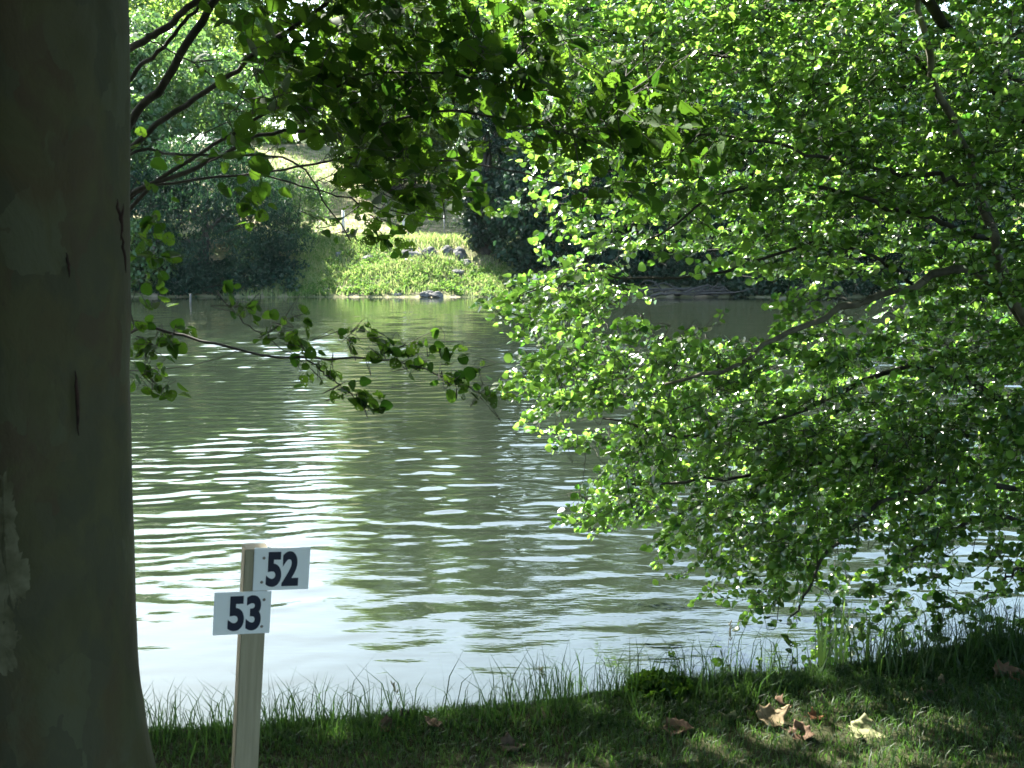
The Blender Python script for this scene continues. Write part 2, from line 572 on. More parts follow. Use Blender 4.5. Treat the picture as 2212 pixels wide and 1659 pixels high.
def far_tree(name, label, cat, base_xy, radii, cz, mat, nclump, per, leaf, spread, trunk_r=.3, shape=None, lo=-.8, droop=-.2, parts=('trunk', 'crown'), group=None, z0=None):
    x, y = base_xy
    z = float(far_z(np.array([float(x)]), np.array([float(y)]))[0]) if z0 is None else z0
    t = empty(name, (x, y, z), label, cat, group)
    c = (x, y, cz)
    p, cc, out = clumps(c, radii, nclump, per, spread, lo=lo)
    ok = p[:, 2] > far_z(p[:, 0], p[:, 1]) + .05
    p, out = p[ok], out[ok]
    nrm = norm(out * .7 + rand_dirs(len(p), .55))
    di = norm(np.cross(nrm, rand_dirs(len(p))) + np.array([0, 0, droop]))
    v, s, i = leaves(p, di, nrm, RNG.uniform(.6, 1.3, len(p)) * leaf, shape or clump_leaf())
    raw_mesh('crown', v, s, i, mat, t)
    b = Bag()
    topz = cz + radii[2] * .4
    trunk = smooth_path([(x, y, z - .4), (x + RNG.normal(0, .2), y, z * .6 + cz * .4), (x + RNG.normal(0, .5), y + RNG.normal(0, .3), topz)], 10, .03, 3)
    b.tube(trunk, trunk_r, trunk_r * .25, 8)
    for k in range(7):
        q = cc[RNG.integers(len(cc))]
        s0 = trunk[3 + k % (len(trunk) - 4)]
        b.tube(smooth_path([s0, (s0 + q) / 2 + np.array([0, 0, .3]), q], 6), trunk_r * .35, trunk_r * .1, 5)
    b.build('trunk', M['far_bark'], t, True)
    return t


G_FAR = 'trees beyond the river'
def fx(px, y): return (px - 1106) / FPX * y
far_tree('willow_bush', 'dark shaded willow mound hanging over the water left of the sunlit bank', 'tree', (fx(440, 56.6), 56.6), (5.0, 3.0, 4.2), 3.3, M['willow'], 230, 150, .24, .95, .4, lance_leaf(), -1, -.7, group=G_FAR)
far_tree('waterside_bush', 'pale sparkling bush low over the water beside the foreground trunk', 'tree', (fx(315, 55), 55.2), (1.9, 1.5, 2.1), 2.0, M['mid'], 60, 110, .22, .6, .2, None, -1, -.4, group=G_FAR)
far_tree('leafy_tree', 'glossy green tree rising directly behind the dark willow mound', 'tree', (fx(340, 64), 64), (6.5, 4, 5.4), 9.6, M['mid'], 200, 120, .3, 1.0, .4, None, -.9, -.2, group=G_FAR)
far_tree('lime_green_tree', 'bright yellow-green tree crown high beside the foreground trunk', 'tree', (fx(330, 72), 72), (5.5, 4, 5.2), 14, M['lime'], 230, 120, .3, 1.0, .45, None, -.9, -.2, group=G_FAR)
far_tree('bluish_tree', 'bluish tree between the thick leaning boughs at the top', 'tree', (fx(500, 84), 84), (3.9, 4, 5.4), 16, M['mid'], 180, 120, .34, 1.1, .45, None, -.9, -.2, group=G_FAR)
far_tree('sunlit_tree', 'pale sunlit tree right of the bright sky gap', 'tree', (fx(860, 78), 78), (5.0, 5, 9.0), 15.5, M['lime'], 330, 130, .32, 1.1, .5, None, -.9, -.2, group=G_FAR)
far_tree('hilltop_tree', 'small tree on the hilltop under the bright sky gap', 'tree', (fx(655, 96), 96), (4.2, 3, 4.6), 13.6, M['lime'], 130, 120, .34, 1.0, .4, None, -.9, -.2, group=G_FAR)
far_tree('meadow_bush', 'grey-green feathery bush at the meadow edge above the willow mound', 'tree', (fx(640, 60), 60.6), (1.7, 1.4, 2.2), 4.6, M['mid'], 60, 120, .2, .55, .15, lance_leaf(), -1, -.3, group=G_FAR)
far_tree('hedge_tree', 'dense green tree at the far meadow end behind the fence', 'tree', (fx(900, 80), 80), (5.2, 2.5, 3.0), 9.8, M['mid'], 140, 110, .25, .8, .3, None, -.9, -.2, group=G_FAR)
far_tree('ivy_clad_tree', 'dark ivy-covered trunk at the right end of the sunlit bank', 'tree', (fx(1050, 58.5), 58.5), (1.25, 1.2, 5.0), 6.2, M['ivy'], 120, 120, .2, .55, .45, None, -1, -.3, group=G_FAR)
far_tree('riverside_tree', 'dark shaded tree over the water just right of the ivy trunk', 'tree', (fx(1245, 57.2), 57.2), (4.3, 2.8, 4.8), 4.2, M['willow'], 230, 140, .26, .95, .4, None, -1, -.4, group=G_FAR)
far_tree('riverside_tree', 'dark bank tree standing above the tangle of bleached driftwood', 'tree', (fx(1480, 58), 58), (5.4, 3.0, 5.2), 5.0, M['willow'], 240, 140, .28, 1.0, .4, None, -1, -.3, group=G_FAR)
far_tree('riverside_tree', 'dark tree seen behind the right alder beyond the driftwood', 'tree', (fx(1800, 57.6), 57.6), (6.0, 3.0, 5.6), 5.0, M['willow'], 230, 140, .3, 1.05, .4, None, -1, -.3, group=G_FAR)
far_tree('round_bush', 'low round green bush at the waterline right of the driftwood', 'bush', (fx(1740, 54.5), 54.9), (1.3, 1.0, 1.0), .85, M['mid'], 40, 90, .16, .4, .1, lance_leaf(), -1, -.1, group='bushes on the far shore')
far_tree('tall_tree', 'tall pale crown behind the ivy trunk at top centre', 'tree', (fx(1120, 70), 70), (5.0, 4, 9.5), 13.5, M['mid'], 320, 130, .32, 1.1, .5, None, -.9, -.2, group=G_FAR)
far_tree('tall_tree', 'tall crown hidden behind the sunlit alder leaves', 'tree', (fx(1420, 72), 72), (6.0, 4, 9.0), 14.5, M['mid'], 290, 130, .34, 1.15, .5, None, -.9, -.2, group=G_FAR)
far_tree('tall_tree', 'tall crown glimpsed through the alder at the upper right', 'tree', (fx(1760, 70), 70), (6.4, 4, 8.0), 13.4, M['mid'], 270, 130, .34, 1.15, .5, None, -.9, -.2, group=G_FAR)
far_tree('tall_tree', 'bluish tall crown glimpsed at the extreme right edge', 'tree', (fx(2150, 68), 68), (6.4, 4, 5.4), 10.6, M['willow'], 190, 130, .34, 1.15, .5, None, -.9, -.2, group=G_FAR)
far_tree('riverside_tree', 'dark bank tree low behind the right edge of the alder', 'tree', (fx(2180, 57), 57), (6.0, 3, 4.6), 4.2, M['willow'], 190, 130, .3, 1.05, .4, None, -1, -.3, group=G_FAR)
far_tree('leafy_tree', 'tall tree mostly concealed behind the foreground trunk', 'tree', (fx(60, 60), 60), (7, 4, 6.5), 8.5, M['mid'], 200, 130, .34, 1.2, .5, None, -1, -.2, group=G_FAR)

# undergrowth along the shaded shore, leafy weeds on the sunny slope
def scatter_clumps(name, xr, yr, nc, per, spread, leaf, mat, label, lift=.2, shape=None, seed=0):
    cx = RNG.uniform(xr[0], xr[1], nc); cy = RNG.uniform(yr[0], yr[1], nc)
    k = np.repeat(np.arange(nc), per)
    off = norm(RNG.normal(0, 1, (len(k), 3))) * (RNG.uniform(0, 1, len(k)) ** .5)[:, None] * spread * RNG.uniform(.5, 1.3, nc)[k][:, None]
    x = cx[k] + off[:, 0]; y = np.maximum(cy[k] + off[:, 1], 53.7)
    p = np.stack([x, y, far_z(x, y) + np.abs(off[:, 2]) + lift * RNG.uniform(0, 1, len(k))], -1)
    nr = rand_dirs(len(p), .6)
    di = norm(np.cross(nr, rand_dirs(len(p))))
    v, s, i = leaves(p, di, nr, RNG.uniform(.6, 1.3, len(p)) * leaf, shape or clump_leaf())
    return tag(raw_mesh(name, v, s, i, mat), label, name.replace('_', ' '), kind='stuff')


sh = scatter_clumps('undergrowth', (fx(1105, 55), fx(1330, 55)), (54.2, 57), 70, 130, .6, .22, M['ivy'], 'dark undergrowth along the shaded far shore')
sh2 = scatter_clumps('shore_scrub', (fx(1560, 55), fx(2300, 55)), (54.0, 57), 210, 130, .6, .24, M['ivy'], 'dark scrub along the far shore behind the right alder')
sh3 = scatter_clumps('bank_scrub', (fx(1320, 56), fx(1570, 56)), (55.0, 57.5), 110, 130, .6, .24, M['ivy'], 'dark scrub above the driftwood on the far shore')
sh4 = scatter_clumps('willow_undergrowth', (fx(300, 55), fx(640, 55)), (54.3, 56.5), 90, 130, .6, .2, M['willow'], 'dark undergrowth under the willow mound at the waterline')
scatter_clumps('slope_weeds', (fx(870, 56), fx(1090, 56)), (54.1, 56.9), 110, 45, .28, .11, M['weed'], 'leafy weeds below the bare earth of the boulder row', .1)
wd = scatter_clumps('bank_weeds', (fx(640, 56), fx(870, 56)), (54.1, 59.3), 200, 45, .28, .11, M['weed'], 'leafy green weeds scattered over the sunlit bank slope', .1)

# fence on the terrace
def far_pt(px, py):
    """First hit of the pixel's ray with the far terrain."""
    for y in np.arange(53.6, 100, .05):
        p = pt(px, py, y)
        if p.z <= far_z(np.array([p.x]), np.array([p.y]))[0]: return p
    return p


def box(b, c, sx, sy, sz, rot=None, bevel=0):
    v = np.array([(x, y, z) for x in (-.5, .5) for y in (-.5, .5) for z in (0, 1)]) * np.array([sx, sy, sz])
    if rot is not None: v = v @ np.array(rot.to_3x3()).T
    b.add(v + np.array(tuple(c)), [(0, 1, 3, 2), (4, 6, 7, 5), (0, 4, 5, 1), (2, 3, 7, 6), (0, 2, 6, 4), (1, 5, 7, 3)])


def fence_base(px, d):
    x = fx(px, d)
    return np.array([x, d, float(far_z(np.array([x]), np.array([d]))[0])])


FD = 62.2
fence_posts = [(650, 'conc', 1.5), (745, 'conc', 1.5), (874, 'conc', 1.5), (884, 'steel', 1.6), (961, 'steel', 1.25), (1008, 'steel', 1.2)]
fr = empty('wire_fence', fence_base(745, FD), 'wire mesh fence with pale posts along the sunlit meadow terrace', 'fence')
wires = Bag()
tops = []
for px, mt, hh in fence_posts:
    p = fence_base(px, FD)
    b = Bag()
    if mt == 'conc':
        box(b, p - np.array([0, 0, .2]), .15, .13, hh + .2)
        box(b, p + np.array([0, 0, hh]), .11, .09, .04)
    else:
        b.tube([p - np.array([0, 0, .2]), p + np.array([0, 0, hh])], .045, .045, 6)
    o = b.build('post', M[mt], fr)
    o['label'] = 'pale square concrete post' if mt == 'conc' else 'thin dark steel post'
    tops.append(p)
bb = Bag()
p = fence_base(864, FD)
bb.tube([p, p + np.array([.32, 0, 1.0])], .05, .045, 6)
bb.build('brace', M['conc'], fr)
for k in range(len(tops) - 1):
    a, b_ = tops[k], tops[k + 1]
    for hz in (.15, .4, .65, .9, 1.15):
        wires.tube([a + np.array([0, -.07, hz]), b_ + np.array([0, -.07, hz])], .003, .003, 3)
    m = int(np.linalg.norm(a - b_) / .2)
    for j in range(1, m):
        q = a + (b_ - a) * j / m
        wires.tube([q + np.array([0, -.07, .12]), q + np.array([0, -.07, 1.15])], .002, .002, 3)
wires.build('wire_mesh', M['steel'], fr)


def rock(name, center, dims, seed, label, group, mat='rock', rotz=0):
    bm = bmesh.new()
    bmesh.ops.create_icosphere(bm, subdivisions=3, radius=1)
    for v in bm.verts:
        c = v.co.copy()
        q = c * 1.1 + Vector((seed * 3.7, seed, 0))
        f = 1 + .32 * mnoise.noise(q) + .14 * mnoise.noise(q * 2.7)
        for pl in range(7):          # cut flat facets
            a = Vector((math.sin(seed * 2 + pl * 2.1), math.cos(seed + pl * 1.7), math.sin(pl * 1.3 + seed * .7))).normalized()
            dd = c.normalized().dot(a)
            if dd > .72: f *= 1 - (dd - .72) * .55
        v.co = Vector((c.x * f * dims[0], c.y * f * dims[1], c.z * f * dims[2]))
    me = bpy.data.meshes.new(name); bm.to_mesh(me); bm.free()
    me.materials.append(M[mat])
    o = bpy.data.objects.new(name, me)
    o.location = center; o.rotation_euler = (0, 0, rotz)
    link(o)
    return tag(o, label, 'rock', group)


GB = 'boulders at the top of the far bank'
for k, (px, py, w, hgt, lab) in enumerate([
        (886, 552, 1.15, .75, 'large dark grey boulder at the left end of the boulder row above the plank'),
        (858, 530, .5, .3, 'small pale boulder on the lip of the lawn at the left of the row'),
        (926, 546, .7, .6, 'upright grey boulder standing above the end of the pale plank'),
        (966, 540, .75, .5, 'grey boulder half sunk in dry earth between two upright ones'),
        (992, 548, .75, .7, 'cracked pale grey boulder at the right end of the row'),
        (1003, 566, .5, .45, 'pale rounded boulder lowest at the right end of the row'),
        (988, 586, .75, .35, 'flat grey boulder lying in grass below the right end of the row'),
        (800, 556, .55, .4, 'grey boulder by itself in the grass left of the row'),
        (731, 548, .6, .45, 'dark boulder in weeds below the spiky plant')]):
    p = far_pt(px, py + 6)
    rock('boulder', p + Vector((0, .15, hgt * .1)), (w * .52, .4, hgt * .62), 1.3 + k * 2.3, lab, GB, rotz=k * .7)
GS = 'stones at the far waterline'
for k, (px, py, w, lab) in enumerate([(857, 636, .28, 'small pale stone alone at the far waterline'),
                                      (918, 639, .3, 'dark stone at the left of the waterline stone heap'),
                                      (930, 636, .38, 'pale topmost stone of the waterline heap'),
                                      (945, 640, .3, 'flat stone at the right of the waterline heap')]):
    p = on_plane(px, py + 3, 0)
    p.y = min(max(p.y, 53.6), 54.2); p.x = fx(px, p.y)
    rock('shore_stone', (p.x, p.y, .10), (w, .25, w * .6), 40 + k * 3.1, lab, GS, rotz=k)

a, b_ = far_pt(877, 564), far_pt(921, 572)
pl = Bag()
d = (b_ - a)
box(pl, (0, 0, 0), d.length, .22, .09)
o = pl.build('plank', M['conc'])
o.location = (a + b_) / 2 + Vector((0, -.05, .04))
o.rotation_euler = (R(12), math.atan2(-d.z, d.x), 0)
tag(o, 'pale squared plank lying on the slope below the grey boulders', 'plank')
pl = Bag()
a, b_ = far_pt(905, 556), far_pt(922, 568)
pl.tube([a + Vector((0, -.1, .5)), b_ + Vector((0, -.1, .15))], .03, .025, 6)
tag(pl.build('stick', M['bone']), 'thin dry stick leaning over the pale plank', 'stick')

# spiky plant on the terrace, driftwood, stake-shaped glint
def sword_plant(name, p, n, length, width, spread, mat, label, cat, up=1.0):
    b = Bag()
    for k in range(n):
        a = RNG.uniform(0, 6.28)
        L = length * RNG.uniform(.6, 1.05)
        ld = np.array([math.cos(a), math.sin(a), 0]) * spread * RNG.uniform(.2, 1)
        side = norm(np.cross(ld + 1e-6, np.array([0, 0, 1.0])))
        base = np.array(tuple(p)) + ld * .15
        pts_ = []
        for t in (0, .3, .6, .85, 1):
            c = base + np.array([0, 0, 1.0]) * L * t * up * (1 - .18 * spread * t) + ld * L * t ** 1.8
            w = width * (1 - t ** 2.2) * (.75 + .5 * math.sin(min(1, t * 1.6) * 1.57)) * .5
            pts_ += [c - side * w, c + side * w] if t < 1 else [c]
        b.add(pts_, [(0, 1, 3, 2), (2, 3, 5, 4), (4, 5, 7, 6), (6, 7, 8)])
    o = b.build(name, mat)
    return tag(o, label, cat)


sword_plant('yucca', far_pt(681, 522), 46, .75, .05, .9, M['iris'], 'spiky sword-leaved plant at the left end of the meadow terrace', 'plant', .9)
b = Bag()
for k in range(38):
    px = RNG.uniform(1325, 1560); d = RNG.uniform(53.6, 55)
    x0 = fx(px, d); L = RNG.uniform(.8, 3.2); a = RNG.normal(0, .35)
    sgn = 1 if RNG.uniform() < .7 else -1
    p0 = np.array([x0, d, RNG.uniform(0, .3)])
    hump = .15 + .5 * math.exp(-((px - 1470) / 70) ** 2)
    p1 = p0 + np.array([sgn * L * .5, RNG.normal(0, .2), RNG.uniform(.2, 1.0) * hump])
    p2 = p0 + np.array([sgn * L, RNG.normal(0, .3), RNG.uniform(-.1, .5) * hump])
    b.tube(smooth_path([p0, p1, p2], 8, .03, k), RNG.uniform(.025, .09), .015, 5)
tag(b.build('driftwood_tangle', M['bone'], None, True), 'tangle of bleached driftwood on the shaded far shore', 'driftwood')
b = Bag()
for k in range(16):
    px = RNG.uniform(1690, 1770); d = RNG.uniform(53.4, 54.2); x0 = fx(px, d)
    b.tube(smooth_path([(x0, d, .05), (x0 + .5, d, RNG.uniform(.2, .6)), (x0 + RNG.uniform(.6, 1.4), d + .1, .05)], 6, .02, k), .05, .015, 5)
tag(b.build('driftwood_branch', M['bone'], None, True), 'small bleached branch heap beside the round waterline bush', 'driftwood')
b = Bag()
p = on_plane(411, 658, 0)
b.tube([p + Vector((0, 0, -.4)), p + Vector((.02, 0, .3)), p + Vector((.03, 0, .44))], .045, .04, 8)  # stake shape stands in for a small glint on the water
tag(b.build('glint_stake', M['rock']), 'pale stake shape added for a glint on the water below the dark willow', 'stake')
print('far done')

# ------------------------------------------------------------------ foreground plane tree
TB = Vector((-1.31, 3.0, .58))
PX = TB.x
t = empty('plane_tree', TB, 'massive plane tree trunk with mottled flaking bark at the left edge', 'tree')
b = Bag()
zs = np.concatenate([np.linspace(-.15, .6, 16), np.linspace(.7, 6.5, 40)])
ns = 72
ring = []
for z in zs:
    r = .322 + .075 * max(0, 1 - z / .75) ** 2.2 - .004 * z
    cx = float(np.interp(z, [0, .3, 1.2, 2.3, 6], [-.065, -.062, -.042, 0, .05])) + .006 * math.sin(z * 2.3)
    for j in range(ns):
        a = 2 * math.pi * j / ns
        q = Vector((math.cos(a) * 1.2, math.sin(a) * 1.2, z * .7))
        rr = r * (1 + .03 * mnoise.noise(q * 1.3) + .012 * mnoise.noise(q * 5) + .006 * mnoise.noise(q * 14))
        rr += .035 * max(0, 1 - (z + .1) / .7) ** 2 * math.sin(a * 5 + 1)
        # raised loose bark plates
        pl_ = mnoise.noise(Vector((q.x * 3, q.y * 3, z * 2.2)) + Vector((9, 2, 4)))
        rr += .006 * max(0, min(1, (pl_ - .12) * 9))
        ring.append((TB.x + cx + rr * math.cos(a), TB.y + rr * math.sin(a), TB.z + z))
f = []
for k in range(len(zs) - 1):
    for j in range(ns):
        j2 = (j + 1) % ns
        f.append((k * ns + j, k * ns + j2, (k + 1) * ns + j2, (k + 1) * ns + j))
b.add(ring, f)
trunk = b.build('trunk', M['plane'], t, True)
def lean_x(z):
    return float(np.interp(z, [0, .3, 1.2, 2.3, 6], [-.065, -.062, -.042, 0, .05]))


def trunk_hit(px, py, out_=.004):
    y = 2.72
    for _ in range(12):
        p = pt(px, py, y)
        dx = max(-.31, min(.31, p.x - TB.x - lean_x(p.z - TB.z)))
        y = .5 * y + .5 * (TB.y - math.sqrt(.325 ** 2 - dx ** 2))
    p.y -= out_
    return p


# dark vertical bark scars
m_scar = plain('bark_scar', (.02, .012, .01), (.045, .025, .02), 30, .9, .2)
for px0, py0, px1, py1, w in ((165, 800, 172, 940, .007), (146, 545, 152, 600, .005), (253, 430, 268, 500, .006), (268, 440, 262, 520, .005), (262, 500, 275, 590, .005)):
    path = []
    for s_ in np.linspace(0, 1, 9):
        path.append(tuple(trunk_hit(px0 + (px1 - px0) * s_ + RNG.normal(0, 1.2), py0 + (py1 - py0) * s_)))
    sc_b = Bag()
    sc_b.tube(path, np.array([.2, .6, .9, 1, 1, .9, .8, .5, .2]) * w * .7, 0, 6)
    sc_b.build('bark_scar', m_scar, t, True)
# pale under-bark showing where thin plates have flaked away: irregular shallow plates on the trunk
m_patch = plain('pale_underbark', (.065, .062, .034), (.135, .13, .085), 16, .9, .1, .2, .003)
for pi_, (px0, py0, rx, ry) in enumerate([(10, 1110, 32, 75), (18, 1250, 40, 85), (5, 1390, 36, 60)]):
    ctr = trunk_hit(px0, py0)
    a0 = math.asin(max(-.97, min(.97, (ctr.x - TB.x - lean_x(ctr.z - TB.z)) / .33)))
    sx_, sz_ = rx / FPX * 2.72 / .33, ry / FPX * 2.72
    rows_, m_ = [], 64
    for ring_k in (0, .5, .85, 1.0):
        for j in range(m_):
            th_ = 2 * math.pi * j / m_
            wob_ = 1 + .5 * mnoise.noise(Vector((math.cos(th_) * 1.6 + pi_ * 7, math.sin(th_) * 1.6, pi_))) + .35 * mnoise.noise(Vector((math.cos(th_) * 4.5 + pi_ * 3, math.sin(th_) * 4.5, 5))) + .25 * mnoise.noise(Vector((math.cos(th_) * 11, math.sin(th_) * 11, pi_)))
            a_ = a0 + math.cos(th_) * sx_ * wob_ * ring_k
            z_ = ctr.z - TB.z + math.sin(th_) * sz_ * wob_ * ring_k
            k_ = int(np.argmin(np.abs(zs - z_)))
            j_ = int(round(((a_ - math.pi / 2) % (2 * math.pi)) / (2 * math.pi) * ns)) % ns
            q = Vector(ring[k_ * ns + j_])
            rad_ = math.hypot(q.x - TB.x - float(np.interp(z_, [0, .3, 1.2, 2.3, 6], [-.065, -.062, -.042, 0, .05])), q.y - TB.y)
            rad_ += .0012
            cx_ = TB.x + float(np.interp(z_, [0, .3, 1.2, 2.3, 6], [-.065, -.062, -.042, 0, .05]))
            rows_.append((cx_ + rad_ * math.sin(a_), TB.y - rad_ * math.cos(a_), TB.z + z_))
    f_ = [(r_ * m_ + j, r_ * m_ + (j + 1) % m_, (r_ + 1) * m_ + (j + 1) % m_, (r_ + 1) * m_ + j) for r_ in range(3) for j in range(m_)]
    pb = Bag(); pb.add(rows_, f_)
    pb.build('bark_patch', m_patch, t)
# unseen crown overhead, enlarged and trimmed to shape the shade, stays above the frame
n = 120000
c = np.stack([RNG.uniform(-9.5, 9, 520), RNG.uniform(-9, 10.5, 520), RNG.uniform(5.0, 10, 520)], -1)
gx_ = c[:, 0] + .517 * c[:, 2]
lim = np.interp(gx_, [1.1, 1.5, 2.9, 3.5, 4.2], [4.9, 2.3, 1.8, 2.6, 4.4]) + .66 * c[:, 2] + .25 * fbm(c[:, 0], c[:, 1], .5, 3)
c = c[(c[:, 1] < lim - .6) & (c[:, 2] > 4.6 + .1 * np.clip(c[:, 1], 0, 20))]
k = RNG.integers(len(c), size=n)
off = norm(RNG.normal(0, 1, (n, 3))) * (RNG.uniform(0, 1, n) ** .4)[:, None] * np.array([1.1, 1.0, .55])
p1 = c[k] + off
n2 = 70000  # added leaf curtain behind the camera, keeps skylight off trunk and bank
th = np.where(RNG.uniform(0, 1, n2) < .8, RNG.uniform(R(165), R(268), n2), RNG.uniform(R(338), R(370), n2))
rad = RNG.uniform(7.2, 10.5, n2)
p2 = np.stack([TB.x + 1.5 + rad * np.cos(th) * 1.05, 1.0 + rad * np.sin(th), RNG.uniform(1.2, 6.5, n2)], -1)
p = np.concatenate([p1, p2])
# never inside the picture
vz = 2.2 + .245 * np.clip(p[:, 1], 0, 99) + .9
p = p[(p[:, 1] < .2) | (p[:, 2] > vz)]
nr = rand_dirs(len(p), .8)
di = norm(np.cross(nr, rand_dirs(len(p))) + np.array([0, 0, -.3]))
v, s, i = leaves(p, di, nr, RNG.uniform(.18, .30, len(p)), clump_leaf())
raw_mesh('crown', v, s, i, M['plane_leaf'], t)  # holds the added shading curtain as well
b = Bag()
for k in range(14):
    q = c[RNG.integers(len(c))]
    s0 = np.array([TB.x, TB.y, 5.2 + .1 * k])
    b.tube(smooth_path([s0, (s0 * .6 + q * .4) + np.array([0, 0, .8]), q], 10, .04, k), .12, .03, 7)
b.build('limb', M['plane'], t, True)
print('plane done')


# ------------------------------------------------------------------ alder sprays
def spray_set(tips, dirs, lens, per, leaf, twig_bag, leaf_bag, shape, limbs=None, droop=.25, upn=(0, 0, .6), twig_r=.0022, connect=True, clearance=None):
    """Leafy twigs ending at tips, pointing along dirs, with leaves alternating along them."""
    B, D, Nn, S = [], [], [], []
    limbpts = np.concatenate(limbs) if limbs is not None else None
    if limbpts is not None:
        dist0 = np.array([np.min(np.sum((limbpts - q) ** 2, 1)) for q in tips])
        order = np.argsort(dist0)
        nodes = np.concatenate([limbpts, np.zeros((len(tips) * 3, 3)) + 1e6]); nn_ = len(limbpts)
    else:
        order = np.arange(len(tips))
    for k in order:
        L = lens[k]; d = dirs[k]; tip = tips[k]
        base = tip - d * L + np.array([0, 0, droop * L * .35])
        side = norm(np.cross(d, np.array([0, 0, 1.0])))
        mid = (base + tip) / 2 + np.array([0, 0, droop * L * .22]) + RNG.normal(0, .02, 3)
        path = smooth_path([base, mid, tip], 6)
        twig_bag.tube(path, twig_r, twig_r * .4, 3, False)
        if connect and limbpts is not None:
            dd = np.linalg.norm(nodes[:nn_] - base, axis=1)
            j = int(np.argmin(dd))
            nodes[nn_:nn_ + 3] = path[[0, len(path) // 3, 2 * len(path) // 3]]; nn_ += 3
            if dd[j] < 2.6:
                q = nodes[j]
                md = (q + base) / 2 + RNG.normal(0, .04, 3) + np.array([0, 0, -.05 * dd[j]])
                twig_bag.tube(smooth_path([q, md, base], 6), twig_r * (1.15 + .9 * dd[j]), twig_r, 4, False)
        m = per[k]
        ts = np.linspace(.08, 1, m)
        pos = np.stack([np.interp(ts * (len(path) - 1), np.arange(len(path)), path[:, a]) for a in range(3)], -1)
        sg = np.where(np.arange(m) % 2 == 0, 1, -1)[:, None]
        ld = d[None] * RNG.uniform(.3, .9, (m, 1)) + sg * side[None] * RNG.uniform(.35, 1.0, (m, 1)) + RNG.normal(0, .28, (m, 3)) + np.array([0, 0, -.18])
        ld[-1] = d
        B.append(pos + norm(ld) * leaf * .22); D.append(ld)
        Nn.append(norm(rand_dirs(m) + np.asarray(upn))); S.append(leaf * RNG.uniform(.5, 1.25, m))
    B, D, Nn, S = map(np.concatenate, (B, D, Nn, S))
    v, s, i = leaves(B, D, Nn, S, shape)
    leaf_bag.bulk(v, s, i)


def sample_map(rows, x0, y0, step, total):
    g = np.array([[int(ch) for ch in r] for r in rows], float)
    pr = (g ** 1.0).ravel(); pr /= pr.sum()
    k = RNG.choice(len(pr), total, p=pr)
    r, c = k // g.shape[1], k % g.shape[1]
    return x0 + (c + RNG.uniform(0, 1, total)) * step, y0 + (r + RNG.uniform(0, 1, total)) * step


# right alder: coverage of its foliage, one digit per 50 px cell from x = 1000, y = -150
ALDER = [
    "5788999999999999999999999999",
    "5788999999999999999999999999",
    "4788999999999999999988899999",
    "4788999999999999999988888899",
    "3578899999999999999988888899",
    "1357899999999999999998888899",
    "0146899999999999999999888899",
    "0035899999999999999999999899",
    "0014789999999999999999999999",
    "0013678999999999999999999999",
    "0053467899999999999999999999",
    "0142335889999999999999999999",
    "0355312678999898999999999999",
    "0002556423788888899999999999",
    "0013686202346876336999999999",
    "0365320000000043025799999999",
    "1446630000000750004899999999",
    "0388887100000770269999999999",
    "0599998887435899999999999999",
    "0379999999889999999999999999",
    "0059999999999999999999999999",
    "0048999999999999999999999998",
    "0016899999999999999999988888",
    "0003789999999999999998887788",
    "0000799999999999999998877778",
    "0000698899999999999887766778",
    "0000001245555988554444444445",
    "0000000044445877444433333445",
    "0000000111233666333222222233",
    "0000000000022433322222223333",
    "0000000000000012322001222233",
    "0000000000000004200001112233",
    "0000000000000014100000000133",
    "0000000000000033000000000023",
    "0000000000000010000000000013",
]
AB = Vector((3.05, 5.75, -.1))
DSC = .78
al = empty('alder_tree', AB, 'large sunlit alder spreading from the right bank over the water', 'tree')


def limb(bag, pp, r0, r1, n=26, wob=.01, seed=1, sides=8, dsc=1.0):
    path = smooth_path([pt(q[0], q[1], q[2] * dsc) for q in pp], n, wob, seed)
    bag.tube(path, r0, r1, sides)
    return path


